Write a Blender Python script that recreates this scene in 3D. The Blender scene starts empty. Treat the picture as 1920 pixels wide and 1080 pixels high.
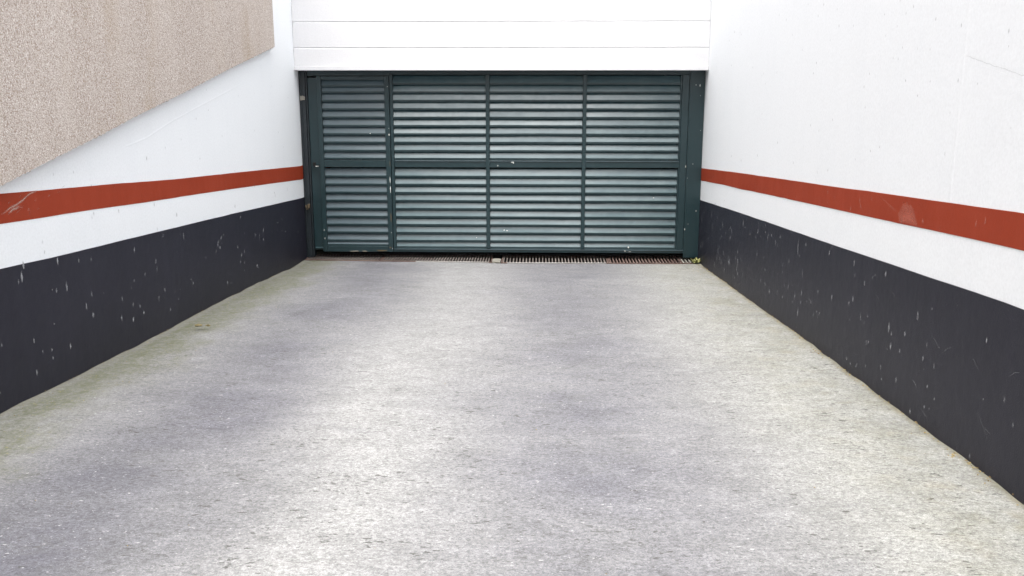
import bpy, bmesh, math, random
from mathutils import Vector, noise
random.seed(7)
S = bpy.context.scene
COL = S.collection
R = math.radians

# ---------------- camera, sky, sun, exposure ----------------
F = 1750.0
PITCH = math.atan(F / 7980); YAW = math.atan(55 / (F / math.cos(PITCH)))
cd = bpy.data.cameras.new('camera'); cam = bpy.data.objects.new('camera', cd); COL.objects.link(cam)
cd.sensor_width = 36; cd.lens = F / 1920 * 36; cd.clip_end = 600; cd.clip_start = .05
cam.location = (0, 0, 2.2); cam.rotation_euler = (math.pi / 2 - PITCH, 0, YAW)
S.camera = cam

SUN_EL, SUN_ROT = R(72), R(187)
w = bpy.data.worlds.new('World'); S.world = w; w.use_nodes = True
nt = w.node_tree; nt.nodes.clear()
sky = nt.nodes.new('ShaderNodeTexSky'); sky.sky_type = 'NISHITA'; sky.sun_disc = False
sky.sun_elevation = SUN_EL; sky.sun_rotation = SUN_ROT; sky.air_density = 1.0; sky.dust_density = 6.0; sky.ozone_density = 1.0
hs = nt.nodes.new('ShaderNodeHueSaturation'); hs.inputs['Saturation'].default_value = .2
bg = nt.nodes.new('ShaderNodeBackground'); bg.inputs['Strength'].default_value = .15
wo = nt.nodes.new('ShaderNodeOutputWorld')
nt.links.new(sky.outputs[0], hs.inputs['Color']); nt.links.new(hs.outputs[0], bg.inputs[0]); nt.links.new(bg.outputs[0], wo.inputs[0])
sl = bpy.data.lights.new('sun', 'SUN'); sl.energy = .8; sl.angle = R(16); sl.color = (1, .975, .94)
so = bpy.data.objects.new('sun', sl); COL.objects.link(so)
sd = Vector((math.sin(SUN_ROT) * math.cos(SUN_EL), math.cos(SUN_ROT) * math.cos(SUN_EL), math.sin(SUN_EL)))
so.rotation_euler = sd.to_track_quat('Z', 'Y').to_euler()
S.view_settings.view_transform = 'Standard'; S.view_settings.look = 'None'
S.view_settings.exposure = 1.87; S.view_settings.gamma = 1

# ---------------- traced sizes in metres ----------------
D = 12.0; XL, XR = -3.065, 2.046
R_RED_TOP = [(11.999, 1.145), (9.957, 1.283), (8.605, 1.369), (7.207, 1.457), (6.614, 1.493), (5.912, 1.541), (5.342, 1.576), (4.846, 1.608), (4.435, 1.634), (3.992, 1.662)]
R_RED_BOT = [(11.959, 0.99), (10.51, 1.091), (9.538, 1.147), (9.097, 1.18), (7.876, 1.259), (6.999, 1.315), (6.036, 1.376), (5.37, 1.418), (4.837, 1.454), (4.399, 1.482), (3.956, 1.508)]
R_DARK_TOP = [(11.993, 0.74), (10.084, 0.87), (8.506, 0.972), (7.289, 1.048), (6.519, 1.097), (5.626, 1.156), (5.122, 1.188), (4.753, 1.212), (4.278, 1.245), (3.9, 1.266)]
R_BASE = [(11.83, -0.059), (11.513, -0.038), (10.905, 0.004), (9.881, 0.074), (8.929, 0.135), (8.067, 0.197), (7.292, 0.255), (6.75, 0.286), (6.28, 0.313), (5.706, 0.348), (5.625, 0.353), (5.204, 0.38), (4.838, 0.403), (4.519, 0.422), (4.237, 0.44), (3.987, 0.455), (3.721, 0.472)]
L_RED_TOP = [(11.877, 1.169), (10.512, 1.252), (8.812, 1.353), (7.852, 1.408), (7.2, 1.452), (6.772, 1.484), (6.224, 1.52), (5.604, 1.56), (5.194, 1.588)]
L_RED_BOT = [(11.871, 0.997), (9.997, 1.122), (8.781, 1.199), (7.824, 1.258), (7.096, 1.3), (6.415, 1.346), (5.881, 1.378), (5.482, 1.399), (5.159, 1.42)]
L_DARK_TOP = [(11.878, 0.761), (10.432, 0.851), (9.106, 0.934), (8.132, 0.991), (7.445, 1.03), (6.774, 1.069), (6.101, 1.107), (5.668, 1.132), (5.346, 1.154), (5.109, 1.17)]
L_BASE = [(11.782, -0.028), (11.268, -0.022), (9.794, 0.082), (8.576, 0.159), (7.728, 0.199), (7.075, 0.231), (6.396, 0.272), (5.935, 0.3), (5.294, 0.343), (4.94, 0.364)]
PEB_EDGE = [(10.754, 2.595), (9.17, 2.334), (8.048, 2.137), (7.014, 1.967), (6.351, 1.847), (5.98, 1.785), (5.553, 1.714), (5.117, 1.637)]
R_DRIPS = [(10.77, 0.683, 0.061), (11.14, 0.696, 0.03), (10.84, 0.584, 0.034), (9.39, 0.824, 0.064), (9.25, 0.884, 0.025), (8.74, 0.842, 0.044), (8.62, 0.815, 0.02), (8.46, 0.942, 0.031), (8.35, 0.849, 0.042), (8.22, 0.89, 0.03), (8.07, 0.847, 0.055), (7.99, 0.841, 0.025), (7.92, 0.925, 0.025), (8.73, 0.632, 0.07), (8.38, 0.545, 0.031), (8.35, 0.42, 0.038), (8.52, 0.414, 0.027), (8.18, 0.394, 0.041), (7.91, 0.448, 0.029), (7.92, 0.599, 0.018), (8.06, 0.595, 0.009), (7.6, 0.773, 0.038), (7.58, 1.024, 0.034), (7.36, 0.932, 0.117), (7.3, 0.874, 0.023), (7.15, 0.991, 0.026), (7.19, 0.755, 0.066), (7.57, 0.57, 0.052), (7.18, 0.602, 0.049), (7.19, 0.521, 0.033), (7.25, 0.427, 0.059), (7.26, 0.301, 0.02), (6.97, 0.599, 0.029), (6.76, 0.706, 0.031), (6.76, 0.553, 0.022), (6.56, 1.032, 0.042), (6.51, 1.072, 0.024), (6.43, 0.739, 0.041), (6.03, 1.06, 0.039), (6.0, 0.827, 0.039), (6.0, 0.983, 0.025), (5.81, 0.973, 0.029), (5.68, 1.034, 0.021), (5.64, 1.06, 0.013), (5.47, 1.102, 0.032), (5.83, 0.757, 0.035), (6.1, 0.606, 0.02), (6.03, 0.676, 0.014), (5.35, 0.804, 0.062), (5.11, 0.833, 0.033), (5.3, 0.708, 0.044), (5.69, 0.619, 0.029), (5.66, 0.63, 0.024), (5.16, 0.717, 0.029), (6.03, 0.415, 0.034), (5.95, 0.403, 0.022), (5.84, 0.415, 0.014), (5.42, 0.543, 0.03), (4.7, 0.77, 0.031), (4.96, 0.974, 0.053), (4.79, 1.053, 0.015), (4.81, 0.853, 0.029), (4.18, 1.053, 0.027), (4.51, 1.14, 0.006), (4.82, 0.714, 0.006), (10.57, 0.575, 0.024), (11.29, 0.357, 0.036), (11.64, 0.189, 0.048), (11.46, 0.411, 0.031), (11.65, 0.229, 0.053), (9.3, 0.311, 0.038), (9.57, 0.412, 0.031), (9.44, 0.448, 0.026), (9.6, 0.303, 0.031), (9.68, 0.204, 0.027), (9.69, 0.482, 0.022), (10.01, 0.305, 0.032), (7.36, 0.536, 0.034), (7.41, 0.479, 0.024), (10.49, 0.513, 0.024), (10.31, 0.821, 0.019), (8.75, 0.918, 0.02)]
L_DRIPS = [(5.34, 1.148, 0.045), (5.31, 1.084, 0.059), (5.27, 1.062, 0.027), (5.73, 1.101, 0.045), (6.0, 1.052, 0.033), (6.17, 1.028, 0.031), (5.81, 0.914, 0.055), (5.68, 0.917, 0.029), (5.63, 0.937, 0.016), (6.04, 0.73, 0.051), (6.12, 0.649, 0.038), (6.54, 0.521, 0.037), (6.75, 0.575, 0.038), (6.73, 0.463, 0.038), (6.92, 0.469, 0.031), (6.85, 0.975, 0.046), (7.22, 0.819, 0.036), (7.0, 0.757, 0.039), (6.8, 0.745, 0.027), (6.74, 0.701, 0.019), (7.23, 0.752, 0.04), (7.22, 0.512, 0.049), (7.35, 0.556, 0.041), (7.33, 0.487, 0.021), (7.23, 0.574, 0.02), (7.56, 0.489, 0.021), (7.62, 0.413, 0.017), (7.43, 0.373, 0.029), (7.4, 0.995, 0.033), (7.83, 0.919, 0.048), (7.97, 0.479, 0.04), (7.93, 0.521, 0.022), (8.66, 0.706, 0.053), (8.6, 0.654, 0.038), (8.76, 0.75, 0.034), (9.23, 0.581, 0.031), (9.32, 0.486, 0.041), (9.43, 0.499, 0.036), (9.29, 0.417, 0.031), (9.41, 0.39, 0.026), (9.39, 0.311, 0.026), (9.83, 0.272, 0.049), (8.86, 0.294, 0.04), (8.96, 0.268, 0.02), (10.12, 0.615, 0.083), (9.98, 0.565, 0.066), (10.12, 0.515, 0.033), (10.7, 0.606, 0.029), (11.01, 0.461, 0.03), (11.59, 0.369, 0.045), (11.73, 0.249, 0.045), (11.52, 0.169, 0.032), (5.78, 0.526, 0.036), (5.55, 0.569, 0.022), (6.3, 0.763, 0.011), (7.76, 0.948, 0.017), (8.32, 0.644, 0.018), (11.36, 0.47, 0.025)]
R_FLECKS = [(10.3, 2.732, 0.028), (8.38, 2.292, 0.023), (7.53, 2.794, 0.02), (6.79, 2.701, 0.018), (5.85, 2.602, 0.016), (5.63, 2.52, 0.015), (5.8, 2.477, 0.016), (5.52, 2.398, 0.015), (5.3, 2.384, 0.014), (5.13, 2.374, 0.014), (5.57, 2.337, 0.015), (5.65, 2.344, 0.015), (5.43, 2.215, 0.015), (5.09, 2.21, 0.014), (5.24, 2.134, 0.014), (6.06, 2.051, 0.017), (4.81, 2.056, 0.013), (4.28, 2.359, 0.011), (4.54, 2.199, 0.012), (4.18, 2.011, 0.011), (6.03, 2.258, 0.016), (6.9, 2.498, 0.019), (7.2, 2.348, 0.02), (7.66, 1.572, 0.021), (8.94, 1.537, 0.025), (5.9, 1.79, 0.016), (8.21, 1.699, 0.023), (5.75, 1.825, 0.016), (10.15, 1.437, 0.028), (9.65, 1.433, 0.027), (6.17, 1.717, 0.017)]
L_FLECKS = [(5.58, 1.247, 0.025), (5.59, 1.181, 0.025), (6.24, 1.306, 0.027), (6.27, 1.328, 0.028), (7.28, 1.262, 0.032), (7.72, 1.119, 0.034), (7.3, 1.062, 0.032), (9.91, 1.134, 0.043), (11.19, 0.95, 0.049), (7.21, 1.63, 0.031), (10.66, 0.935, 0.046), (6.65, 1.295, 0.029)]
SEAM = [(4.723, 2.59), (4.723, 2.442), (4.72, 2.329), (4.716, 2.063), (4.698, 1.778), (4.696, 1.641)]
SEAM_RED = [(4.697, 1.617), (4.706, 1.468)]
JOINT = [(4.721, 2.334), (4.535, 2.305), (4.32, 2.265), (4.125, 2.234)]
RED_PATCH = [(5.367, 1.474), (5.328, 1.51), (5.298, 1.549), (5.276, 1.539), (5.251, 1.557), (5.224, 1.539), (5.194, 1.547), (5.144, 1.524), (5.117, 1.489), (5.07, 1.445), (5.187, 1.439), (5.342, 1.427)]
RED_SCUFF = [(5.791, 1.537), (5.637, 1.534), (5.456, 1.503), (5.356, 1.486), (5.38, 1.472), (5.479, 1.48), (5.558, 1.511)]
L_SCRATCH = [(5.17, 1.472), (5.29, 1.501), (5.413, 1.524), (5.48, 1.553), (5.596, 1.563)]
L_SCRATCH2 = [(5.236, 1.463), (5.298, 1.484), (5.394, 1.491)]
L_CRACK = [(9.665, 2.194), (8.927, 2.075), (8.192, 1.959), (7.734, 1.884), (7.239, 1.783), (6.878, 1.746)]

# ---------------- materials ----------------
class NT:
    def __init__(s, name):
        s.m = bpy.data.materials.new(name); s.m.use_nodes = True
        s.t = s.m.node_tree; s.b = s.t.nodes['Principled BSDF']; s.out = s.t.nodes['Material Output']
        s.geo = s.n('ShaderNodeNewGeometry')
    def n(s, ty, **k):
        o = s.t.nodes.new(ty)
        for a, v in k.items(): setattr(o, a, v)
        return o
    def l(s, a, b): s.t.links.new(a, b)
    def pos(s, sc=(1, 1, 1), loc=(0, 0, 0)):
        m = s.n('ShaderNodeMapping'); m.inputs['Scale'].default_value = sc; m.inputs['Location'].default_value = loc
        s.l(s.geo.outputs['Position'], m.inputs['Vector']); return m.outputs[0]
    def noise(s, scale, detail=6, rough=.6, sc=(1, 1, 1), loc=(0, 0, 0), dist=0):
        n = s.n('ShaderNodeTexNoise'); n.inputs['Scale'].default_value = scale; n.inputs['Detail'].default_value = detail
        n.inputs['Roughness'].default_value = rough; n.inputs['Distortion'].default_value = dist
        s.l(s.pos(sc, loc), n.inputs['Vector']); return n.outputs['Fac']
    def ramp(s, f, a, b, va=0., vb=1., mode='LINEAR'):
        m = s.n('ShaderNodeMapRange'); m.interpolation_type = mode
        for i, v in zip(('From Min', 'From Max', 'To Min', 'To Max'), (a, b, va, vb)): m.inputs[i].default_value = v
        s.l(f, m.inputs['Value']); return m.outputs[0]
    def math(s, op, a, b=None, clamp=False):
        m = s.n('ShaderNodeMath', operation=op); m.use_clamp = clamp
        for i, v in enumerate((a, b)):
            if v is None: continue
            if isinstance(v, (int, float)): m.inputs[i].default_value = v
            else: s.l(v, m.inputs[i])
        return m.outputs[0]
    def mix(s, f, a, b, blend='MIX'):
        m = s.n('ShaderNodeMix', data_type='RGBA', blend_type=blend)
        if isinstance(f, (int, float)): m.inputs[0].default_value = f
        else: s.l(f, m.inputs[0])
        for i, v in ((6, a), (7, b)):
            if isinstance(v, tuple): m.inputs[i].default_value = (*v, 1)
            else: s.l(v, m.inputs[i])
        return m.outputs[2]
    def col(s, c):
        if isinstance(c, tuple): s.b.inputs['Base Color'].default_value = (*c, 1)
        else: s.l(c, s.b.inputs['Base Color'])
        return s
    def set(s, **k):
        for a, v in k.items():
            i = s.b.inputs[a.replace('_', ' ')]
            if isinstance(v, (int, float)): i.default_value = v
            else: s.l(v, i)
        return s
    def bump(s, h, strength=.3, dist=.01):
        b = s.n('ShaderNodeBump'); b.inputs['Strength'].default_value = strength; b.inputs['Distance'].default_value = dist
        s.l(h, b.inputs['Height']); s.l(b.outputs[0], s.b.inputs['Normal']); return s

def paint(name, c, c2, amt=.5, rough=.6, streak=.35, bump=.25, spec=.35):
    t = NT(name)
    big = t.ramp(t.noise(.9, 5, .6, loc=(3, 1, 2)), .35, .7)
    st = t.ramp(t.noise(2.2, 5, .65, sc=(3, 3, .35)), .45, .75)
    f = t.math('ADD', t.math('MULTIPLY', big, amt), t.math('MULTIPLY', st, streak), True)
    fine = t.ramp(t.noise(60, 4, .7), .3, .8, .93, 1.05)
    cc = t.mix(f, c, c2)
    cc = t.mix(1.0, cc, fine, 'MULTIPLY')
    t.col(cc)
    h = t.math('ADD', t.noise(160, 3, .6), t.math('MULTIPLY', t.noise(9, 4, .55), 2.2))
    t.set(Roughness=rough, Specular_IOR_Level=spec).bump(h, bump, .006)
    return t.m

M = {}
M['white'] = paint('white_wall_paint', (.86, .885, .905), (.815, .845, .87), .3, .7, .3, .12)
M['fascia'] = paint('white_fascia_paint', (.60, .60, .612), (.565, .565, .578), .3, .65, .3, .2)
M['dark'] = paint('charcoal_wall_paint', (.014, .014, .0235), (.0195, .0193, .031), .7, .5, .6, .3, .3)
M['red'] = paint('rust_red_paint', (.29, .038, .013), (.36, .056, .025), .5, .6, .4, .25, .15)
M['red2'] = paint('faded_red_paint', (.29, .055, .032), (.26, .05, .028), .6, .6, .5, .2, .3)

# pebbledash
t = NT('pebbledash')
v = t.n('ShaderNodeTexVoronoi'); v.inputs['Scale'].default_value = 118; v.inputs['Randomness'].default_value = 1
t.l(t.pos(), v.inputs['Vector'])
sepc = t.n('ShaderNodeSeparateColor'); t.l(v.outputs['Color'], sepc.inputs[0])
stone = t.mix(t.ramp(sepc.outputs[0], .1, .95), (.51, .448, .405), (.68, .625, .585))
stone = t.mix(t.ramp(sepc.outputs[1], .72, .8), stone, (.30, .23, .18))
stone = t.mix(t.ramp(sepc.outputs[2], .85, .9), stone, (.76, .73, .70))
gap = t.ramp(v.outputs['Distance'], .35, .75)
cc = t.mix(gap, stone, (.40, .335, .29))
brown = t.math('MULTIPLY', t.ramp(t.noise(1.6, 5, .6, sc=(1, 1, .45)), .52, .72), .55)
cc = t.mix(brown, cc, (.38, .29, .20))
cc = t.mix(t.ramp(t.noise(.8, 4, .6, sc=(1, 1.5, .3)), .4, .75, 0, .35), cc, (.68, .62, .57))
t.col(cc).set(Roughness=.9, Specular_IOR_Level=.2)
t.bump(t.math('SUBTRACT', 1., t.math('ADD', t.math('MULTIPLY', v.outputs['Distance'], 1.2), t.noise(30, 3))), .5, .006)
M['peb'] = t.m

# concrete of the ramp
t = NT('brushed_concrete')
sx = t.n('ShaderNodeSeparateXYZ'); t.l(t.geo.outputs['Position'], sx.inputs[0]); X = sx.outputs[0]; Y = sx.outputs[1]
wob = t.math('MULTIPLY', t.math('SUBTRACT', t.noise(.55, 6, .6, sc=(1, .55, 1), loc=(4, 9, 0)), .5), 1.0)
xw = t.math('ADD', X, wob)
def band(c, wd):
    return t.ramp(t.math('ABSOLUTE', t.math('SUBTRACT', xw, c)), 0, wd, 1, 0, 'SMOOTHSTEP')
trackL = band(-1.95, .95); trackR = band(.3, 1.3)
wet = t.math('MAXIMUM', t.math('MULTIPLY', trackL, .95), t.math('MULTIPLY', trackR, .85))
patch = t.noise(1.1, 6, .62, sc=(.7, 1.1, 1))
wet = t.math('MULTIPLY', wet, t.ramp(patch, .3, .62, .55, 1.1))
base = t.mix(t.ramp(X, .6, 1.7), (.24, .24, .237), (.262, .263, .243))
cc = t.mix(t.math('MULTIPLY', wet, 1., True), base, (.105, .104, .119))
far_tone = t.math('MULTIPLY', t.ramp(t.math('ADD', Y, t.math('MULTIPLY', t.noise(.8, 5, .6, loc=(3, 3, 3)), 3.)), 5.2, 10.5), t.ramp(X, .9, 1.9, .42, .18))  # concrete turns darker towards the gate, less so on the right
cc = t.mix(far_tone, cc, (.10, .10, .105))
dp = t.n('ShaderNodeVectorMath', operation='DISTANCE'); t.l(t.pos((1, .8, 0)), dp.inputs[0]); dp.inputs[1].default_value = (-1.75, 2.9, 0)
dmk = t.ramp(t.math('ADD', dp.outputs['Value'], t.math('MULTIPLY', t.noise(1.8, 6, .65), 1.1)), .75, 1.75, .42, 0, 'SMOOTHSTEP')
cc = t.mix(dmk, cc, (.07, .07, .082))
# darker cement patches, broomed streaks across
cc = t.mix(t.ramp(t.noise(2.6, 7, .7, sc=(.55, 1.3, 1)), .55, .78, 0, .45), cc, (.145, .145, .155))
strk = t.noise(5, 14, .84, sc=(.8, 1.1, 1), dist=.1)
strk2 = t.noise(60, 3, .9, sc=(.8, 1.0, 1), loc=(3, 8, 0))
strk3 = t.noise(170, 2, .9, sc=(.9, 1.0, 1), loc=(3, 2, 0))
zone = t.ramp(t.noise(1.3, 4, .6, loc=(7, 2, 0)), .46, .64)
cc = t.mix(1.0, cc, t.ramp(strk, .36, .64, .80, 1.17), 'MULTIPLY')
cc = t.mix(1.0, cc, t.ramp(strk2, .36, .64, .66, 1.30), 'MULTIPLY')
cc = t.mix(1.0, cc, t.ramp(strk3, .34, .66, .70, 1.27), 'MULTIPLY')
fl = t.ramp(t.noise(13, 14, .88, sc=(.6, 1.3, 1), loc=(6, 1, 0)), .535, .575)
flz = t.ramp(t.math('ADD', zone, t.ramp(X, .8, 1.8)), 0, 1.2, .18, .95)
cc = t.mix(t.math('MULTIPLY', t.math('MULTIPLY', fl, flz), .58), cc, t.mix(t.ramp(X, .8, 1.8), (.085, .085, .085), (.105, .104, .075)))
# rougher exposed zones with dark pits
pit = t.ramp(t.noise(30, 6, .82, sc=(.5, 1.1, 1), loc=(2, 5, 0)), .585, .625)
cc = t.mix(t.math('MULTIPLY', t.math('MULTIPLY', pit, zone), .85), cc, (.055, .055, .05))
for sc_, sz, am, mp in ((6.5, .09, .85, (.8, 1.5, 1)), (15, .13, .7, (.6, 1.5, 1)), (30, .16, .55, (.6, 1.3, 1))):
    v = t.n('ShaderNodeTexVoronoi'); v.inputs['Scale'].default_value = sc_; t.l(t.pos(mp, (sc_, 1, 0)), v.inputs['Vector'])
    sc3 = t.n('ShaderNodeSeparateColor'); t.l(v.outputs['Color'], sc3.inputs[0])
    rad = t.math('MULTIPLY', t.ramp(sc3.outputs[0], .4, 1, 0, sz * 1.15), t.ramp(t.noise(1.7, 4, .6, loc=(sc_, 7, 0)), .42, .62, .25, 1.3))
    dd = t.math('ADD', v.outputs['Distance'], t.math('MULTIPLY', t.math('SUBTRACT', t.noise(90, 3, .7), .5), .12))
    spk = t.math('MULTIPLY', t.math('GREATER_THAN', rad, .012), t.math('LESS_THAN', dd, rad))
    cc = t.mix(t.math('MULTIPLY', spk, am), cc, (.05, .048, .042))
clus = t.math('ADD', t.math('MULTIPLY', t.math('SUBTRACT', t.noise(3.2, 5, .7, sc=(.8, 1.2, 1), loc=(11, 3, 0)), .5), .42), t.math('MULTIPLY', t.math('SUBTRACT', t.noise(.7, 3, .6, loc=(1, 13, 0)), .5), .2))
for sc_, am in ((38, .8), (85, .6)):
    pm = t.ramp(t.math('ADD', t.noise(sc_, 3, .6, sc=(.5, 1.1, 1), loc=(sc_, 5, 0)), clus), .675, .70)
    cc = t.mix(t.math('MULTIPLY', pm, am), cc, (.045, .045, .04))
    wm = t.ramp(t.math('SUBTRACT', t.noise(sc_ * 1.2, 2, .6, sc=(.7, 1.1, 1), loc=(sc_, 15, 0)), t.math('MULTIPLY', clus, .3)), .70, .73)
    cc = t.mix(t.math('MULTIPLY', wm, .6), cc, (.46, .46, .46))
crust = t.ramp(t.noise(11, 9, .78, sc=(.6, 1.3, 1), loc=(5, 5, 5), dist=.8), .56, .64)
zone2 = t.ramp(t.noise(.9, 4, .6, loc=(17, 12, 0)), .46, .62)
cc = t.mix(t.math('MULTIPLY', t.math('MULTIPLY', crust, zone2), .5), cc, (.105, .105, .095))
# long hairline marks across the ramp
hair = t.ramp(t.math('ABSOLUTE', t.math('SUBTRACT', t.noise(1.6, 7, .55, sc=(.45, 1.8, 1), dist=.6), .5)), 0, .0035, 1, 0)
cc = t.mix(t.math('MULTIPLY', t.math('MULTIPLY', hair, zone), .5), cc, (.11, .11, .10))
# moss and dirt along the foot of the walls
dl = t.math('SUBTRACT', X, XL)
mn = t.noise(3.2, 6, .65, sc=(1, .6, 1))
mo = t.math('MULTIPLY', t.ramp(t.math('SUBTRACT', dl, t.math('MULTIPLY', t.math('SUBTRACT', mn, .5), 1.3)), .12, .70, 1, 0, 'SMOOTHSTEP'), t.ramp(t.noise(17, 5, .7), .3, .6, .35, 1))
mo = t.math('MULTIPLY', t.math('MULTIPLY', mo, t.ramp(dl, .0, .1, .35, 1)), t.ramp(strk, .38, .58, .65, 1.15))
cc = t.mix(t.math('MULTIPLY', mo, .92, True), cc, (.095, .098, .060))
yel = t.math('MULTIPLY', t.ramp(t.noise(55, 3, .6), .62, .7), mo)
cc = t.mix(t.math('MULTIPLY', yel, .8), cc, (.26, .25, .06))
dr = t.math('SUBTRACT', XR, X)
mr = t.math('MULTIPLY', t.ramp(dr, .05, 1.0, 1, 0), t.math('MULTIPLY', t.ramp(t.noise(2.1, 6, .7, loc=(8, 4, 0)), .47, .66), t.ramp(strk, .40, .58, .2, 1)))
cc = t.mix(t.math('MULTIPLY', mr, .55), cc, (.115, .108, .06))
edge = t.ramp(t.math('ADD', dr, t.math('MULTIPLY', t.math('SUBTRACT', t.noise(14, 5, .7), .5), .07)), .01, .05, 1, 0)
cc = t.mix(t.math('MULTIPLY', edge, .75), cc, (.13, .12, .08))
edl = t.ramp(t.math('ADD', dl, t.math('MULTIPLY', t.math('SUBTRACT', t.noise(14, 5, .7), .5), .07)), .01, .045, 1, 0)
cc = t.mix(t.math('MULTIPLY', edl, .45), cc, (.14, .125, .08))
br = t.math('MULTIPLY', t.ramp(dr, .0, .7, 1, 0), t.ramp(t.noise(5, 5, .7, loc=(1, 1, 1)), .52, .7))
cc = t.mix(t.math('MULTIPLY', br, .45), cc, (.22, .19, .125))
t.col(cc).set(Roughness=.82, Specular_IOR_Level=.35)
h = t.math('ADD', t.math('MULTIPLY', strk, 1.2), t.math('ADD', t.math('MULTIPLY', strk2, .5), t.math('MULTIPLY', pit, -.5)))
t.bump(h, .5, .008)
M['concrete'] = t.m

def metal(name, c, c2, rough, coat=0., ior=1.5, metallic=0.):
    t = NT(name)
    f = t.ramp(t.noise(3.5, 6, .65, sc=(1, 1, .8)), .4, .7)
    sc = t.ramp(t.noise(25, 5, .8, sc=(.5, 1, 1)), .62, .75)
    cc = t.mix(f, c, c2); cc = t.mix(t.math('MULTIPLY', sc, .35), cc, tuple(min(1, a * 2.2 + .01) for a in c2))
    t.col(cc).set(Roughness=t.ramp(t.noise(12, 4, .6), .3, .7, rough * .85, rough * 1.25), IOR=ior, Coat_Weight=coat, Coat_Roughness=rough * .8, Metallic=metallic)
    t.bump(t.noise(6, 3, .5, sc=(.5, 1, 1)), .12, .01)
    return t.m
M['teal'] = metal('dark_teal_gloss_paint', (.0085, .024, .028), (.012, .029, .034), .36, 0, 1.5)
M['slat'] = metal('weathered_teal_slat_paint', (.022, .056, .066), (.044, .082, .090), .33, .5, 1.58)
M['slat2'] = metal('duller_teal_slat_paint', (.028, .054, .067), (.038, .066, .080), .38, .35, 1.55)
M['postdark'] = metal('blue_black_post_paint', (.009, .014, .018), (.015, .02, .023), .4)
M['rust'] = metal('rusted_iron', (.075, .042, .033), (.14, .10, .085), .75)
M['rust2'] = metal('dull_brown_iron', (.085, .07, .062), (.17, .15, .135), .7)
M['galv'] = metal('worn_bare_steel', (.30, .29, .27), (.45, .43, .39), .45, 0, 1.5, .5)
M['black'] = metal('dark_void', (.01, .01, .01), (.014, .013, .012), .9)
M['mortar'] = metal('pale_mortar', (.24, .23, .20), (.16, .145, .12), .9)
M['lump'] = metal('dirty_cement', (.15, .145, .125), (.10, .09, .075), .9)
M['stain'] = metal('ochre_rust_stain', (.10, .07, .035), (.06, .055, .04), .7)
M['chip'] = metal('bare_chip', (.62, .64, .62), (.5, .5, .45), .7)
M['steeledge'] = metal('bright_steel_edge', (.26, .255, .245), (.17, .155, .14), .5, 0, 1.5, .2)
t = NT('weed_leaf'); t.col(t.mix(t.ramp(t.noise(60, 3), .35, .65), (.10, .13, .03), (.27, .25, .09))).set(Roughness=.7); M['leaf'] = t.m
t = NT('dry_litter'); t.col(t.mix(t.ramp(t.noise(40, 3), .35, .65), (.12, .075, .03), (.36, .28, .12))).set(Roughness=.85); M['litter'] = t.m
t = NT('moss_clump'); t.col(t.mix(t.ramp(t.noise(60, 3), .35, .65), (.10, .08, .035), (.20, .165, .085))).set(Roughness=.95); M['moss'] = t.m
t = NT('asphalt'); t.col(t.mix(t.noise(40, 5), (.04, .04, .042), (.075, .075, .075))).set(Roughness=.9); M['asphalt'] = t.m

def soft(name, c, k):
    t = NT(name)
    at = t.n('ShaderNodeAttribute', attribute_name='fade'); 
    tr = t.n('ShaderNodeBsdfTransparent'); mx = t.n('ShaderNodeMixShader')
    f = t.math('MULTIPLY', t.math('MULTIPLY', at.outputs['Fac'], k), t.ramp(t.noise(90, 3), .3, .6, .7, 1.1), True)
    t.col(c).set(Roughness=.8)
    t.l(f, mx.inputs[0]); t.l(tr.outputs[0], mx.inputs[1]); t.l(t.b.outputs[0], mx.inputs[2]); t.l(mx.outputs[0], t.out.inputs['Surface'])
    return t.m
M['drip'] = soft('lime_drip', (.42, .43, .45), .72)
M['fleck'] = soft('grey_fleck', (.25, .26, .28), .6)
M['scuff'] = soft('pale_scuff', (.70, .50, .42), .5)
M['rustsoft'] = soft('soft_rust', (.16, .10, .05), .8)

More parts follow.
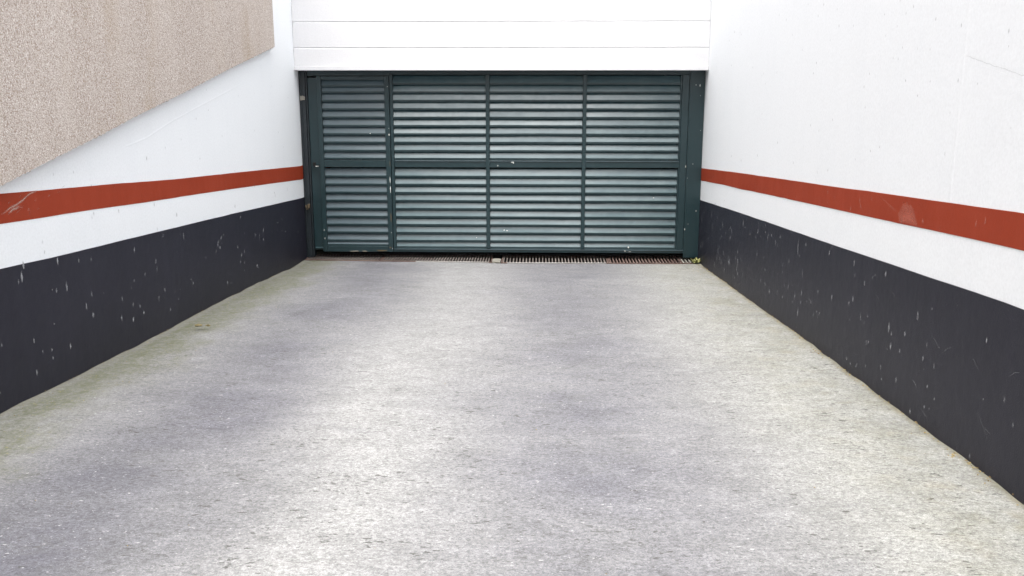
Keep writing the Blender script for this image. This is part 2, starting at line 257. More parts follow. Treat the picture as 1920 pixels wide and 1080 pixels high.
# ---------------- helpers ----------------
def tag(o, label=None, cat=None, group=None, kind=None):
    if label: o['label'] = label
    if cat: o['category'] = cat
    if group: o['group'] = group
    if kind: o['kind'] = kind
    return o
def empty(name, loc, **k):
    o = bpy.data.objects.new(name, None); COL.objects.link(o); o.location = loc; o.empty_display_size = .2
    return tag(o, **k)
def wloc(o):
    v = Vector((0, 0, 0))
    while o: v += o.location; o = o.parent
    return v
class MB:
    def __init__(s): s.v = []; s.f = []; s.m = []; s.fade = []
    def add(s, vs, fs, m=0, fade=None):
        b = len(s.v); s.v += [tuple(v) for v in vs]; s.f += [[i + b for i in f] for f in fs]; s.m += [m] * len(fs)
        s.fade += list(fade) if fade else [1.] * len(vs)
    def box(s, x0, x1, y0, y1, z0, z1, m=0):
        s.add([(x0, y0, z0), (x1, y0, z0), (x1, y1, z0), (x0, y1, z0), (x0, y0, z1), (x1, y0, z1), (x1, y1, z1), (x0, y1, z1)],
              [(0, 3, 2, 1), (4, 5, 6, 7), (0, 1, 5, 4), (1, 2, 6, 5), (2, 3, 7, 6), (3, 0, 4, 7)], m)
    def prism(s, pts, axis, a, b, m=0):
        """closed outline (two coords) pushed along axis 'x' or 'y' from a to b"""
        n = len(pts)
        mk = (lambda p, t: (t, p[0], p[1])) if axis == 'x' else (lambda p, t: (p[0], t, p[1]))
        s.add([mk(p, a) for p in pts] + [mk(p, b) for p in pts],
              [list(range(n)), list(range(2 * n - 1, n - 1, -1))] + [(i, i + n, (i + 1) % n + n, (i + 1) % n) for i in range(n)], m)
    def build(s, name, mats, parent=None, bevel=0, smooth=False, fade=False, segs=2, **k):
        me = bpy.data.meshes.new(name)
        off = wloc(parent) if parent else Vector((0, 0, 0))
        me.from_pydata([tuple(Vector(v) - off) for v in s.v], [], s.f)
        for m in (mats if isinstance(mats, list) else [mats]): me.materials.append(m)
        me.polygons.foreach_set('material_index', s.m)
        if fade:
            a = me.attributes.new('fade', 'FLOAT', 'POINT'); a.data.foreach_set('value', s.fade)
        else:
            bm = bmesh.new(); bm.from_mesh(me); bmesh.ops.recalc_face_normals(bm, faces=bm.faces); bm.to_mesh(me); bm.free()
        if smooth: me.polygons.foreach_set('use_smooth', [True] * len(me.polygons))
        o = bpy.data.objects.new(name, me); COL.objects.link(o)
        if parent: o.parent = parent
        if bevel:
            bv = o.modifiers.new('bevel', 'BEVEL'); bv.width = bevel; bv.segments = segs; bv.limit_method = 'ANGLE'; bv.harden_normals = False
        return tag(o, **k)
def interp(pts, y):
    p = sorted(pts)
    if y <= p[0][0]:
        return None
    for (a, za), (b, zb) in zip(p, p[1:]):
        if y <= b: return za + (zb - za) * (y - a) / (b - a)
    return p[-1][1]
SL = .0615
def along(pts, y):
    """traced line, carried on towards the street at the slope of the ramp"""
    r = interp(pts, y)
    if r is None:
        p = min(pts); r = p[1] + SL * (p[0] - y)
    return r
def gz(side, y):
    z = along(L_BASE if side == 'L' else R_BASE, y)
    return max(z, -.034)

# ---------------- the setting ----------------
GRF = [(XL - .2, 11.83), (-3.0, 11.82), (-2.6, 11.80), (-2.156, 11.77), (-1.875, 11.76), (-1.2, 11.74), (-.6, 11.70), (-.5, 11.68), (.4, 11.69), (1.2, 11.70), (1.74, 11.705), (1.95, 11.73), (XR + .2, 11.75)]
def grf(x):
    for (a, ya), (b, yb) in zip(GRF, GRF[1:]):
        if x <= b: return ya + (yb - ya) * (x - a) / (b - a)
    return GRF[-1][1]
me = MB(); nx = 90; Y0 = -5.0; ny = 420
for j in range(ny + 1):
    tt = j / ny
    for i in range(nx + 1):
        x = XL - .15 + (XR - XL + .3) * i / nx
        y1 = grf(x) - .004 + .012 * (noise.noise(Vector((x * 9, 0, 3))))
        y = Y0 + (y1 - Y0) * tt
        u = min(1, max(0, (x - XL) / (XR - XL)))
        z = gz('L', y) * (1 - u) + gz('R', y) * u
        z += .006 * noise.noise(Vector((x * 1.3, y * 1.3, 0))) + .012 * math.exp(-min(x - XL, 0.6) * 14) * .6 * noise.noise(Vector((1, y * 3.2, 0)))
        z += .014 * math.exp(-max(0, XR - x) * 14) * .8 * noise.noise(Vector((9, y * 3.6, 0)))
        q = min(1, max(0, (y - 10.6) / (y1 - 10.6))); z = z * (1 - q * q) - .043 * q * q
        me.v.append((x, y, z)); me.fade.append(1)
b = len(me.v)
for i in range(nx + 1):                    # broken lip down into the drain
    v = me.v[ny * (nx + 1) + i]; me.v.append((v[0], v[1] + .004, -.2)); me.fade.append(1)
for j in range(ny + 1):
    for i in range(nx):
        k = j * (nx + 1) + i; me.f.append((k, k + 1, k + nx + 2, k + nx + 1)); me.m.append(0)
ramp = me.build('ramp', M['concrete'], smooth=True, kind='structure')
TOPZ = sum(v[2] for v in me.v[:nx + 1]) / (nx + 1)
s_ = MB(); s_.add([(-150, -200, TOPZ - .01), (150, -200, TOPZ - .01), (150, Y0 + .02, TOPZ - .01), (-150, Y0 + .02, TOPZ - .01)], [(0, 1, 2, 3)])
s_.build('road', M['asphalt'], kind='structure')
g = MB(); g.box(XL - .15, XR + .15, 12.26, 16.2, -.25, -.03)
g.build('garage_floor', M['concrete'], kind='structure')

# ---------------- side walls ----------------
def offs(side, d): return XL + d if side == 'L' else XR - d
def strip(top, bot, side, y0, y1, d0, d1, ys=None):
    """band on a side wall between two traced lines, standing d1 proud"""
    mb = MB()
    if ys is None:
        ys = sorted({round(y0 + (y1 - y0) * i / 60, 3) for i in range(241)} | {p[0] for p in list(top) + list(bot or []) if y0 < p[0] < y1})
    n = len(ys); A, B = offs(side, d0), offs(side, d1)
    tz = [along(top, y) + .0026 * noise.noise(Vector((y * 5, 1, 0))) + .001 * noise.noise(Vector((y * 30, 1, 0))) for y in ys]
    bz = [(along(bot, y) + .0026 * noise.noise(Vector((y * 5, 5, 0))) + .001 * noise.noise(Vector((y * 30, 5, 0)))) if bot else -.3 for y in ys]
    vs = []
    for X_ in (A, B):
        vs += [(X_, y, z) for y, z in zip(ys, tz)] + [(X_, y, z) for y, z in zip(ys, bz)]
    fs = []
    for i in range(n - 1):
        fs += [(2 * n + i, 2 * n + i + 1, 3 * n + i + 1, 3 * n + i), (i, i + 1, 2 * n + i + 1, 2 * n + i), (n + i, n + i + 1, 3 * n + i + 1, 3 * n + i)]
    fs += [(0, n, 3 * n, 2 * n), (n - 1, 2 * n - 1, 4 * n - 1, 3 * n - 1)]
    mb.add(vs, fs); return mb
def marks(lst, side, d, wmin=.007, wmax=.0135, tall=1.4, fmul=1.0):
    mb = MB(); X_ = offs(side, d)
    for (y, z, L) in lst:
        L = L * tall; wd = min(wmax, max(wmin, L * .26)) * random.uniform(.8, 1.2); k = random.uniform(.45, 1.) * fmul
        n = 10; vs = [(X_, y, z + L * .05)]; fd = [k]
        for ring, (s1, kk) in enumerate(((.5, .75), (1, 0))):
            for i in range(n):
                a = 2 * math.pi * i / n; q = math.sin(a)
                vs.append((X_, y + math.cos(a) * wd * s1 * (1 - .35 * max(0, q)), z + q * L * .5 * s1)); fd.append(k * kk)
        fs = [(0, 1 + i, 1 + (i + 1) % n) for i in range(n)] + [(1 + i, 1 + n + i, 1 + n + (i + 1) % n, 1 + (i + 1) % n) for i in range(n)]
        mb.add(vs, fs, 0, fd)
    return mb
def ribbon(pts, side, d, wd, along_y=True, k=1.):
    mb = MB(); X_ = offs(side, d); vs = []; fd = []
    P2 = []
    for (a, b) in zip(pts, pts[1:]):
        for i in range(6): P2.append((a[0] + (b[0] - a[0]) * i / 6, a[1] + (b[1] - a[1]) * i / 6))
    P2.append(pts[-1])
    for i, (y, z) in enumerate(P2):
        j = .006 * noise.noise(Vector((y * 20, z * 20, 0))); e = min(i, len(P2) - 1 - i) / 4
        ww = wd * (.6 + .6 * abs(noise.noise(Vector((y * 9, z * 9, 4))))) ; kk = k * min(1, e)
        if along_y: vs += [(X_, y, z + j - ww), (X_, y, z + j), (X_, y, z + j + ww)]
        else: vs += [(X_, y + j - ww, z), (X_, y + j, z), (X_, y + j + ww, z)]
        fd += [0, kk, 0]
    fs = []
    for i in range(len(P2) - 1):
        fs += [(3 * i, 3 * i + 3, 3 * i + 4, 3 * i + 1), (3 * i + 1, 3 * i + 4, 3 * i + 5, 3 * i + 2)]
    mb.add(vs, fs, 0, fd); return mb
def ridge(pts, side, d, wd, axis):
    """low rounded plaster ridge"""
    mb = MB(); prof = [(-1, 0), (-.6, .7), (0, 1), (.6, .7), (1, 0)]; vs = []
    for (y, z) in pts:
        for (a, h) in prof:
            X_ = offs(side, -.001 + h * d)
            vs.append((X_, y + a * wd, z) if axis == 'z' else (X_, y, z + a * wd))
    n = len(pts); fs = [(5 * i + k, 5 * i + k + 1, 5 * i + k + 6, 5 * i + k + 5) for i in range(n - 1) for k in range(4)]
    mb.add(vs, fs); return mb
WY0, WY1 = -5.0, 16.2
lw = empty('side_wall', (XL, 6, 0), label='white rendered side wall with red stripe under the overhanging pebbledash', cat='wall')
mb = MB(); mb.box(XL - .3, XL, WY0, WY1, -.3, 7); mb.build('wall_surface', M['white'], lw)
strip(L_RED_TOP, L_RED_BOT, 'L', WY0, 11.985, -.002, .002).build('red_stripe', M['red'], lw)
strip(L_DARK_TOP, None, 'L', WY0, 11.985, -.002, .003).build('charcoal_band', M['dark'], lw)
marks(L_DRIPS + [(random.uniform(4.5, 11.8), random.uniform(.45, 1.0), random.uniform(.012, .04)) for _ in range(30)], 'L', .0042).build('drip_marks', M['drip'], lw, fade=True)
marks(L_FLECKS + [(random.uniform(5, 11.5), random.uniform(1.2, 2.2), .02) for _ in range(26)], 'L', .0032, .006, .012, fmul=.7).build('fleck_marks', M['fleck'], lw, fade=True)
ridge(L_CRACK, 'L', .002, .012, 'y').build('plaster_ridge', M['white'], lw)
a_ = ribbon(L_SCRATCH, 'L', .0046, .012); b_ = ribbon(L_SCRATCH2, 'L', .0046, .016); a_.add(b_.v, b_.f, 0, b_.fade)
for _ in range(14):
    y = random.uniform(5.2, 5.9); z = 1.50 + random.uniform(-.05, .05); c_ = ribbon([(y, z), (y + random.uniform(.02, .07), z + .012)], 'L', .0046, .005); a_.add(c_.v, c_.f, 0, c_.fade)
a_.build('scratch_marks', M['scuff'], lw, fade=True)

rw = empty('side_wall', (XR, 6, 0), label='tall plain white side wall with red stripe and no pebbledash', cat='wall')
mb = MB(); mb.box(XR, XR + .3, WY0, WY1, -.3, 7); mb.build('wall_surface', M['white'], rw)
strip(R_RED_TOP, R_RED_BOT, 'R', WY0, 11.985, -.002, .002).build('red_stripe', M['red'], rw)
strip(R_DARK_TOP, None, 'R', WY0, 11.985, -.002, .003).build('charcoal_band', M['dark'], rw)
marks(R_DRIPS + [(random.uniform(3.6, 11.9), random.uniform(.3, .95), random.uniform(.01, .03)) for _ in range(70)] + [(random.uniform(9.5, 11.9), random.uniform(.1, .7), random.uniform(.03, .06)) for _ in range(40)], 'R', .0042).build('drip_marks', M['drip'], rw, fade=True)
marks([(y_, along(R_RED_BOT, y_) + random.uniform(.02, .13), random.uniform(.02, .035)) for y_ in [random.uniform(4.2, 11.8) for _ in range(34)]], 'R', .0046, .004, .008, fmul=.6).build('stripe_flecks', M['scuff'], rw, fade=True)
marks(R_FLECKS + [(random.uniform(4, 11.7), random.uniform(1.5, 3.2), .02) for _ in range(50)], 'R', .0032, .005, .011, fmul=.8).build('fleck_marks', M['fleck'], rw, fade=True)
sm = MB()
for (y, z, y2, z2) in [(4.62, .86, 4.5, .93), (4.75, .91, 4.62, .87), (5.6, .95, 5.5, .91), (5.45, .55, 5.38, .47), (4.95, .62, 4.86, .58), (4.2, .72, 4.05, .60), (4.12, .66, 4.02, .64), (4.3, .93, 4.22, .90), (4.8, .5, 4.7, .47), (3.95, .95, 3.85, 1.0), (5.9, .8, 5.85, .74), (5.35, 1.02, 5.27, .99)]:
    c_ = ribbon([(y, z), ((y + y2) / 2 + .01, (z + z2) / 2 + .006), (y2, z2)], 'R', .0046, .003, k=.5); sm.add(c_.v, c_.f, 0, c_.fade)
sm.build('scratch_marks', M['drip'], rw, fade=True)
zz = [(4.72 + .004 * noise.noise(Vector((0, 0, k * .7))), 1.62 + k * .27) for k in range(20)]
ridge(zz, 'R', .0022, .022, 'z').build('plaster_ridge', M['white'], rw)
ridge([(4.70, along(R_RED_BOT, 4.7) + .004), (4.70, along(R_RED_TOP, 4.7) - .004)], 'R', .003, .018, 'z').build('stripe_ridge', M['red2'], rw)
J = [(4.715 - .15 * k, 2.333 - .0255 * k + .002 * noise.noise(Vector((k * 1., 0, 0)))) for k in range(20)]
ridge([(y, z - .022) for y, z in J], 'R', .0012, .010, 'y').build('plaster_ridge', M['white'], rw)
ribbon(J[:12], 'R', .0045, .005, k=.45).build('joint_line', M['fleck'], rw, fade=True)
mb = MB(); c_ = (5.2, 1.47); n = len(RED_PATCH)
mb.add([(offs('R', .0038), *c_)] + [(offs('R', .0038), y, z) for y, z in RED_PATCH], [(0, 1 + i, 1 + (i + 1) % n) for i in range(n)], 0, [1] + [.45] * n)
n = len(RED_SCUFF); mb.add([(offs('R', .0038), 5.5, 1.505)] + [(offs('R', .0038), y, z) for y, z in RED_SCUFF], [(0, 1 + i, 1 + (i + 1) % n) for i in range(n)], 0, [.5] + [.0] * n)
mb.build('bare_patch', soft('bare_red_patch', (.52, .14, .09), .75), rw, fade=True)

# pebbledash face standing proud of the left wall
def ped(y):
    if y > PEB_EDGE[0][0]:
        p, q = PEB_EDGE[0], PEB_EDGE[1]; return p[1] + (p[1] - q[1]) / (p[0] - q[0]) * (y - p[0])
    if y < 5.117: return max(1.637 - .165 * (5.117 - y), along(L_RED_TOP, y) + .02)
    return interp(PEB_EDGE, y)
ys = [-5 + i * (10.80 + 5) / 900 for i in range(901)]
low = [(y, ped(y) + .010 * noise.noise(Vector((y * 24, 0, 0))) + .006 * noise.noise(Vector((y * 60, 3, 0)))) for y in ys]
mb = MB(); n = len(low); A, B = XL + .0, XL + .05
vs = [(A, y, z) for y, z in low] + [(B, y, z) for y, z in low] + [(B, y, 7.2) for y, z in low] + [(A, y, 7.2) for y, z in low]
fs = []
for i in range(n - 1):
    for k in range(4):
        q = (k + 1) % 4; fs.append((k * n + i, k * n + i + 1, q * n + i + 1, q * n + i))
fs += [(0, n, 2 * n, 3 * n), (n - 1, 2 * n - 1, 3 * n - 1, 4 * n - 1)]
mb.add(vs, fs); mb.build('pebbledash_cladding', M['peb'], None, label='beige pebbledash cladding with a slanting lower edge above the white wall', cat='cladding')

# ---------------- wall above the gate ----------------
lt = empty('lintel_wall', ((XL + XR) / 2, 11.8, 2.35), label='white grooved wall above the green garage gate', cat='wall')
g_ = .010
xa, xb = XL + .003, XR - .003
prof = [(11.8, 2.412), (11.8, 2.616), (11.8055, 2.622), (11.8055, 2.628), (11.8, 2.634), (11.8, 2.925), (11.8055, 2.931), (11.8055, 2.937), (11.8, 2.943), (11.8, 3.24), (11.8055, 3.246), (11.8055, 3.252), (11.8, 3.258), (11.8, 7), (12.12, 7), (12.12, 2.412)]
mb = MB()
vs = []; xs = [xa + (xb - xa) * k / 80 for k in range(81)]
for x in xs:
    for i, (y, z) in enumerate(prof):
        vs.append((x, y, z + (.004 * noise.noise(Vector((x * 3, i * 1.0 // 4, 0))) + .0025 * noise.noise(Vector((x * 14, i * 1.7, 0))) if 0 < i < 13 else 0)))
n = len(prof); fs = [(k * n + i, k * n + (i + 1) % n, (k + 1) * n + (i + 1) % n, (k + 1) * n + i) for k in range(80) for i in range(n)]
fs += [list(range(n)), list(range(80 * n + n - 1, 80 * n - 1, -1))]
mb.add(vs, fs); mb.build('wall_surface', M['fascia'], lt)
mb = MB(); mb.box(xa, xb, 11.782, 12.12, 2.355, 2.409); mb.build('drip_edge', M['fascia'], lt, bevel=.006)
mb = MB(); mb.box(XL + .003, XR - .003, 12.13, 16.2, 2.5, 2.7); mb.build('ceiling', M['mortar'], lt)
mb = MB(); mb.box(XL + .003, XR - .003, 16.0, 16.3, -.02, 2.49); mb.build('back_wall', M['mortar'], lt)

# ---------------- garage gate ----------------
gt = empty('garage_gate', (-.5, D, 0), label='dark green louvred steel garage gate with a narrow door at its left end', cat='gate')
def barset(lst, name, mat, parent, bevel=.003, **k):
    mb = MB()
    for a in lst: mb.box(*a)
    return mb.build(name, mat, parent, bevel, **k)
Z0, Z1 = .043, 2.36
RZ0, RZ1 = 1.146, 1.236
# fixed posts
mb = MB()
mb.box(XL + .004, -2.985, 11.975, 12.10, -.03, 2.352)
mb.box(-2.9835, -2.964, 11.995, 12.10, -.03, 2.352); mb.box(-3.045, -3.030, 11.962, 11.9735, -.03, 2.352)
post = mb.build('jamb_post', M['postdark'], gt, .004)
mb = MB(); mb.add([(-3.05, 11.956, 1.985), (-2.99, 11.956, 1.995), (-2.985, 11.956, 2.03), (-3.02, 11.956, 2.05), (-3.035, 11.956, 2.04), (-3.055, 11.956, 2.05),
        (-3.05, 11.975, 1.985), (-2.99, 11.975, 1.995), (-2.985, 11.975, 2.03), (-3.02, 11.975, 2.05), (-3.035, 11.975, 2.04), (-3.055, 11.975, 2.05)],
        [tuple(range(6)), tuple(range(11, 5, -1))] + [(i, i + 6, (i + 1) % 6 + 6, (i + 1) % 6) for i in range(6)])
mb.build('mortar_patch', M['mortar'], post, .003)
mb = MB(); mb.box(-3.045, -3.02, 11.94, 11.961, .625, .66); mb.box(-3.015, -2.987, 11.935, 11.974, .618, .672); mb.box(-3.035, -3.0, 11.945, 11.9605, .600, .617)
mb.build('rusty_bracket', M['stain'], post, .004)
mb = MB(); mb.box(1.853, XR - .004, 11.985, 12.10, -.01, 2.352); mb.box(1.867, 1.876, 11.981, 11.9835, 0, 2.35)
post2 = mb.build('jamb_post', M['teal'], gt, .004)
# leaf frame
gf = barset([(-2.960, -2.845, 12.012, 12.06, Z0 + .02, Z1 - .09),           # flat hinge plate
        (-1.916, 1.853, 11.995, 12.055, Z0, .094), (-1.916, 1.853, 12.0, 12.055, 2.305, Z1), (-2.96, -1.918, 12.004, 12.055, 2.292, Z1),
        (-1.916, -1.878, 11.990, 12.06, .0955, 2.3035), (1.762, 1.850, 11.992, 12.06, .0955, 2.3035),
        (-1.8765, 1.7605, 11.9965, 12.055, RZ0, RZ1)], 'leaf_frame', M['teal'], gt, .003)
barset([(-1.8765, 1.7605, 11.988, 11.995, RZ1 - .012, RZ1 - .004), (-1.91, 1.85, 11.987, 11.9935, .076, .084)], 'frame_lip', M['slat2'], gt, .002)
for x0, x1 in ((-.701, -.653), (.523, .572)):
    barset([(x0, x1, 11.984, 12.05, .0955, 2.3035)], 'mullion', M['teal'], gt, .004)
barset([(1.7425, 1.7605, 12.0, 12.055, .0955, 1.1445), (1.7425, 1.7605, 12.0, 12.055, 1.2375, 2.3035)], 'edge_strip', M['teal'], gt, .003)
def louvres(x0, x1, zbots, name, parent, mat, tilt=1.0, seed=0):
    mb = MB(); NS = 14; th = .0025
    for q, z in enumerate(zbots):
        jt = random.uniform(-.0035, .0035)
        cols = []
        for k in range(NS + 1):
            x = x0 + (x1 - x0) * k / NS
            wv = .0048 * noise.noise(Vector((x * 1.7 + seed, z * 3.1, seed))) + .0016 * noise.noise(Vector((x * 6, z * 9, seed + 4)))
            dz = .0022 * noise.noise(Vector((x * 2.2, z * 8, seed + 9)))
            dep = .038 * tilt + jt + wv
            front = 12.004
            pr = [(front + .012, z - .024 + dz), (front, z - .024 + dz), (front, z + dz), (front + dep, z + .088 + dz), (front + dep + th, z + .088 + dz), (front + .005, z + .002 + dz), (front + .005, z - .020 + dz), (front + .012, z - .020 + dz)]
            cols.append([(x, y_, z_) for y_, z_ in pr])
        vs = [p for c in cols for p in c]; fs = []; n = 8
        ms = []
        for k in range(NS):
            for i in range(n):
                fs.append((k * n + i, k * n + (i + 1) % n, (k + 1) * n + (i + 1) % n, (k + 1) * n + i)); ms.append(0 if i in (2, 3) else 1)
        fs += [list(range(n)), list(range(NS * n + n - 1, NS * n - 1, -1))]; ms += [1, 1]
        b0 = len(mb.m); mb.add(vs, fs); mb.m[b0:] = ms
    return mb.build(name, [mat, M['teal']], parent)
pitch = (2.207 - 1.263) / 9
UP = [2.207 - pitch * i for i in range(10)]; UP[-1] += .004
pl = (1.040 - .098) / 9
LO = [1.040 - pl * i for i in range(10)]; LO[-1] = .118
for x0, x1 in ((-1.8765, -.7025), (-.6515, .5215), (.5735, 1.741)):
    louvres(x0, x1, UP, 'louvre_panel', gt, M['slat'], 1.0, x0 * 3)
    louvres(x0, x1, LO, 'louvre_panel', gt, M['slat'], 1.0, x0 * 5 + 7)
# narrow walk-through door
wd = barset([(-2.843, -2.785, 11.984, 12.05, Z0, 2.2895), (-1.985, -1.9225, 11.984, 12.05, Z0, 2.2895), (-2.7835, -1.9865, 11.987, 12.05, 2.238, 2.2885),
             (-2.7835, -1.9865, 11.987, 12.05, RZ0, RZ1), (-2.7835, -1.9865, 11.987, 12.05, Z0, .118)], 'walk_through_door', M['teal'], gt, .003)
UPW = [z for z in UP]; UPW[0] -= .02
louvres(-2.7835, -1.9865, [UP[0] - .028] + UP[1:], 'louvre_panel', wd, M['slat2'], .92, 31)
louvres(-2.7835, -1.9865, LO[:-1] + [.142], 'louvre_panel', wd, M['slat2'], .92, 41)
mb = MB(); mb.box(-2.93, -2.895, 11.985, 12.01, 1.165, 1.205); mb.box(-2.905, -2.845, 11.975, 11.984, 1.150, 1.170); mb.build('latch', M['black'], wd, .004)
mb = MB(); mb.box(-2.892, -2.875, 11.968, 11.9745, 1.152, 1.164); mb.box(-2.870, -2.858, 11.968, 11.9745, 1.152, 1.164); mb.build('screw', M['chip'], wd, .002)
mb = MB(); mb.box(-2.945, -2.85, 11.99, 12.011, .085, .10); mb.build('bottom_bracket', M['slat'], gt, .003)
# chips, rust and drips on the paint
def chipset(lst, y, mat, name, parent):
    for (x, z, rx, rz) in lst:
        mb = MB(); n = 7; pts = [(x + rx * math.cos(6.283 * i / n) * random.uniform(.6, 1.1), z + rz * math.sin(6.283 * i / n) * random.uniform(.6, 1.1)) for i in range(n)]
        mb.prism(pts, 'y', y, y + .0018); mb.build(name, mat, parent)
chipset([(-1.935, 1.56, .009, .014), (-1.94, 2.16, .007, .006), (-1.935, 1.64, .004, .006), (-1.938, .98, .005, .05), (-1.936, .86, .006, .065), (-1.94, .30, .004, .008), (-1.93, .09, .006, .008), (-2.82, .33, .004, .012), (-2.815, .22, .004, .014)], 11.9815, M['chip'], 'paint_chip', wd)
chipset([(-2.44, .051, .075, .010), (-2.30, .051, .04, .009)], 11.984, M['mortar'], 'paint_chip', wd)
chipset([(-2.18, 1.575, .006, .007)], 12.0, M['chip'], 'paint_chip', wd)
chipset([(-2.07, .062, .10, .010), (-1.955, .10, .02, .01), (-1.94, .5, .006, .09), (-1.935, 1.2, .005, .05)], 11.982, M['stain'], 'rust_stain', wd)
chipset([(-.362, 1.215, .018, .008), (-.35, 1.208, .008, .014), (-.55, 1.17, .006, .009), (1.10, .072, .012, .008), (1.16, .062, .02, .004)], 11.9855, M['chip'], 'paint_chip', gt)
chipset([(1.98, 2.175, .008, .016), (1.93, 2.18, .007, .006), (1.84, 1.17, .006, .018), (1.93, 1.2, .004, .01), (1.87, 1.02, .006, .005), (1.99, 2.05, .004, .006), (2.01, 1.62, .003, .006), (1.90, .43, .005, .005), (1.86, .36, .006, .014), (1.995, .6, .004, .012)], 11.979, M['chip'], 'paint_chip', post2)
# pale spots that lie on the slats
chipset([(-.83, .235, .007, .005), (-.43, .33, .014, .006), (-.47, .335, .008, .008), (1.145, .118, .010, .014), (1.45, .765, .009, .005)], 12.0015, M['chip'], 'pale_spot', gt)

# ---------------- drain and its grates ----------------
mb = MB(); mb.box(XL - .1, XR + .1, 11.66, 12.258, -.24, -.2); mb.box(XL - .1, XR + .1, 12.235, 12.258, -.1995, -.034)
mb.build('drain_channel', M['black'], None, label='dark drain channel running under the foot of the gate', cat='drain')
GZ = -.036
def grate(x0, x1, mat, label, edge=None, bw=.016, pitch=.038, yb=12.225, dz=0.):
    r = empty('drain_grate', ((x0 + x1) / 2, 12.0, GZ), label=label, cat='drain grate', group='cast drain grates in a row at the foot of the gate')
    yf0, yf1 = grf(x0) + .018, grf(x1) + .018
    mb = MB(); z1 = GZ + dz; z0 = z1 - .03
    def bar(xa, xb, ya0, ya1, yb_, za=z0, zb=z1):
        mb.add([(xa, ya0, za), (xb, ya1, za), (xb, yb_, za), (xa, yb_, za), (xa, ya0, zb), (xb, ya1, zb), (xb, yb_, zb), (xa, yb_, zb)],
               [(0, 3, 2, 1), (4, 5, 6, 7), (0, 1, 5, 4), (1, 2, 6, 5), (2, 3, 7, 6), (3, 0, 4, 7)])
    f = lambda x: yf0 + (yf1 - yf0) * (x - x0) / (x1 - x0)
    x = x0 + .02
    while x < x1 - .02:
        bar(x, x + bw, f(x) + .0165, f(x + bw) + .0165, yb - .0165); x += pitch
    mb.build('bars', mat, r, .003, segs=1)
    mb = MB()
    mb.add([(x0, yf0, z0 - .02), (x1, yf1, z0 - .02), (x1, yf1 + .015, z0 - .02), (x0, yf0 + .015, z0 - .02), (x0, yf0, z1 + .001), (x1, yf1, z1 + .001), (x1, yf1 + .015, z1 + .001), (x0, yf0 + .015, z1 + .001)],
           [(0, 3, 2, 1), (4, 5, 6, 7), (0, 1, 5, 4), (1, 2, 6, 5), (2, 3, 7, 6), (3, 0, 4, 7)])
    mb.box(x0, x1, yb - .015, yb, z0, z1 + .001)
    mb.box(x0, x0 + .012, max(yf0, yf1) + .010, yb - .010, z0 + .001, z1); mb.box(x1 - .012, x1, max(yf0, yf1) + .010, yb - .010, z0 + .001, z1)
    mb.build('rim', M['rust'], r, .002, segs=1)
    if edge:
        a, b = edge; fa, fb = f(a) - .0165, f(b) - .0165
        mb = MB(); mb.add([(a, fa, z1 - .02), (b, fb, z1 - .02), (b, fb + .013, z1 - .02), (a, fa + .013, z1 - .02), (a, fa, z1 + .006), (b, fb, z1 + .006), (b, fb + .013, z1 + .006), (a, fa + .013, z1 + .006)],
               [(0, 3, 2, 1), (4, 5, 6, 7), (0, 1, 5, 4), (1, 2, 6, 5), (2, 3, 7, 6), (3, 0, 4, 7)])
        mb.build('edge_rail', M['steeledge'], r, .002, segs=1)
    return r
grate(-3.055, -2.07, M['rust2'], 'brown drain grate with clear slanting bars below the narrow louvred door')
grate(-2.062, -.625, M['rust2'], 'dark drain grate with a thin steel rail, left of the concrete lump', edge=(-1.6, -.66), pitch=.036)
grate(-.50, .87, M['rust2'], 'dirt-filled drain grate with the brightest steel rail, right of the concrete lump', edge=(-.42, .84), pitch=.042)
grate(.878, 1.80, M['rust'], 'reddish rusty drain grate without a steel rail under the right gate column', pitch=.042)
grate(1.808, 1.985, M['mortar'], 'short pale drain grate piece beside the weed', pitch=.046)
# lump of concrete between the grates
bm = bmesh.new(); bmesh.ops.create_icosphere(bm, subdivisions=3, radius=1)
for v in bm.verts:
    v.co.x = max(-.75, min(.75, v.co.x)); v.co.y = max(-.7, min(.7, v.co.y)); v.co.z = max(-.5, min(.55, v.co.z))
    v.co += Vector((noise.noise(v.co * 2.5), noise.noise(v.co * 2.5 + Vector((5, 0, 0))), noise.noise(v.co * 2.5 + Vector((9, 0, 0))))) * .12
    v.co = Vector((v.co.x * .072, v.co.y * .16, v.co.z * .035))
me_ = bpy.data.meshes.new('concrete_lump'); bm.to_mesh(me_); bm.free(); me_.materials.append(M['lump'])
o = bpy.data.objects.new('concrete_lump', me_); COL.objects.link(o); o.location = (-.562, 11.83, -.045)
tag(o, 'small lump of pale concrete wedged between two drain grates', 'concrete lump')

# ---------------- weed, moss and litter ----------------
def weed(loc, nleaf, size, name, label, cat, mat, spread=1., n2=0):
    r = MB()
    for k in range(nleaf):
        a = random.uniform(0, 6.28); L = size * random.uniform(.5, 1.1); w = L * random.uniform(.16, .3)
        bx = Vector(loc) + Vector((random.uniform(-1, 1) * .035 * spread, random.uniform(-1, 1) * .05 * spread, 0))
        d = Vector((math.cos(a), math.sin(a), 0)); up = random.uniform(.4, 1.6); sd_ = Vector((-d.y, d.x, 0))
        pts = []
        for q in (0, .35, .7, 1):
            c = bx + d * L * q * .7 + Vector((0, 0, L * up * q * (1 - .45 * q))); ww = w * (1 - abs(q - .45) * 1.7) if 0 < q < 1 else w * .08
            pts += [c - sd_ * ww, c + sd_ * ww + Vector((0, 0, ww * .3))]
        r.add(pts, [(2 * i, 2 * i + 1, 2 * i + 3, 2 * i + 2) for i in range(3)])
    return r.build(name, mat, None, smooth=True, label=label, cat=cat)
weed((1.985, 11.76, -.03), 46, .075, 'weed', 'small green weed growing in the corner at the right post', 'weed', M['leaf'], 1.3)
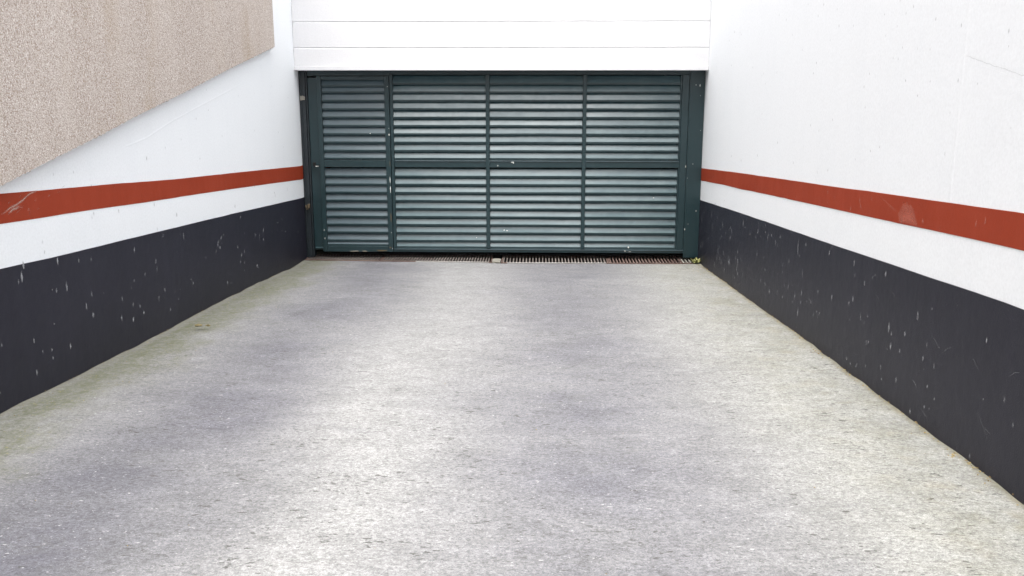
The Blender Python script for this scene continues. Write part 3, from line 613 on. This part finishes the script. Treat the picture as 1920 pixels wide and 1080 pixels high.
def clump(loc, s, name, label, mat, seed=0):
    bm = bmesh.new(); bmesh.ops.create_icosphere(bm, subdivisions=3, radius=1)
    for v in bm.verts:
        n_ = noise.noise(v.co * 1.6 + Vector((seed, 0, 0))) * .5 + noise.noise(v.co * 4 + Vector((seed, 3, 0))) * .3
        v.co = v.co * (1 + n_); v.co = Vector((v.co.x * s[0], v.co.y * s[1], v.co.z * s[2]))
    m_ = bpy.data.meshes.new(name); bm.to_mesh(m_); bm.free(); m_.materials.append(mat)
    o = bpy.data.objects.new(name, m_); COL.objects.link(o); o.location = loc
    return tag(o, label, 'moss clump', 'dry moss clumps on the ramp')
clump((-2.80, 7.33, .262), (.030, .02, .009), 'moss_clump', 'larger tan moss clump on the left side of the ramp', M['moss'], 1)
clump((-2.725, 7.345, .258), (.018, .013, .007), 'moss_clump', 'smaller tan moss clump just right of the larger one', M['moss'], 4)
# bits of dry leaf and grit gathered along the foot of the walls and scattered on the ramp
mb = MB()
def bit(x, y, s):
    u = min(1, max(0, (x - XL) / (XR - XL))); z = gz('L', y) * (1 - u) + gz('R', y) * u + .004
    a = random.uniform(0, 6.28); n = 5
    pts = []
    for i in range(n):
        q = a + 6.283 * i / n; r_ = s * random.uniform(.5, 1.1) * (1 if i % 2 else .6)
        pts.append((x + math.cos(q) * r_, y + math.sin(q) * r_, z + random.uniform(0, s * .45)))
    mb.add(pts + [(x, y, z + s * .7)], [(i, (i + 1) % n, n) for i in range(n)])
for _ in range(520):
    y = random.uniform(3.2, 11.5); dense = noise.noise(Vector((y * 2.3, 0, 7)))
    if dense < -.05 and random.random() < .75: continue
    bit(XR - .004 - abs(random.gauss(0, .022)), y, random.uniform(.002, .009))
for _ in range(160):
    y = random.uniform(4.4, 11.5); bit(XL + .004 + abs(random.gauss(0, .03)), y, random.uniform(.002, .006))
for _ in range(150):
    bit(XL + abs(random.gauss(.25, .16)), random.uniform(4.6, 10.5), random.uniform(.002, .006))
for _ in range(70):
    bit(random.uniform(XL + .1, XR - .1), random.uniform(3, 11), random.uniform(.002, .006))
for _ in range(40): bit(XR - abs(random.gauss(0, .12)), random.uniform(10.6, 11.6), random.uniform(.004, .01))
for _ in range(22): bit(random.gauss(2.0, .02), random.choice([4.62, 4.84, 6.5, 6.62, 4.3]) + random.gauss(0, .05), random.uniform(.006, .012))
mb.build('leaf_litter', M['litter'], None, kind='stuff', label='dry brown and yellow leaf litter along the foot of the walls', cat='leaf litter')
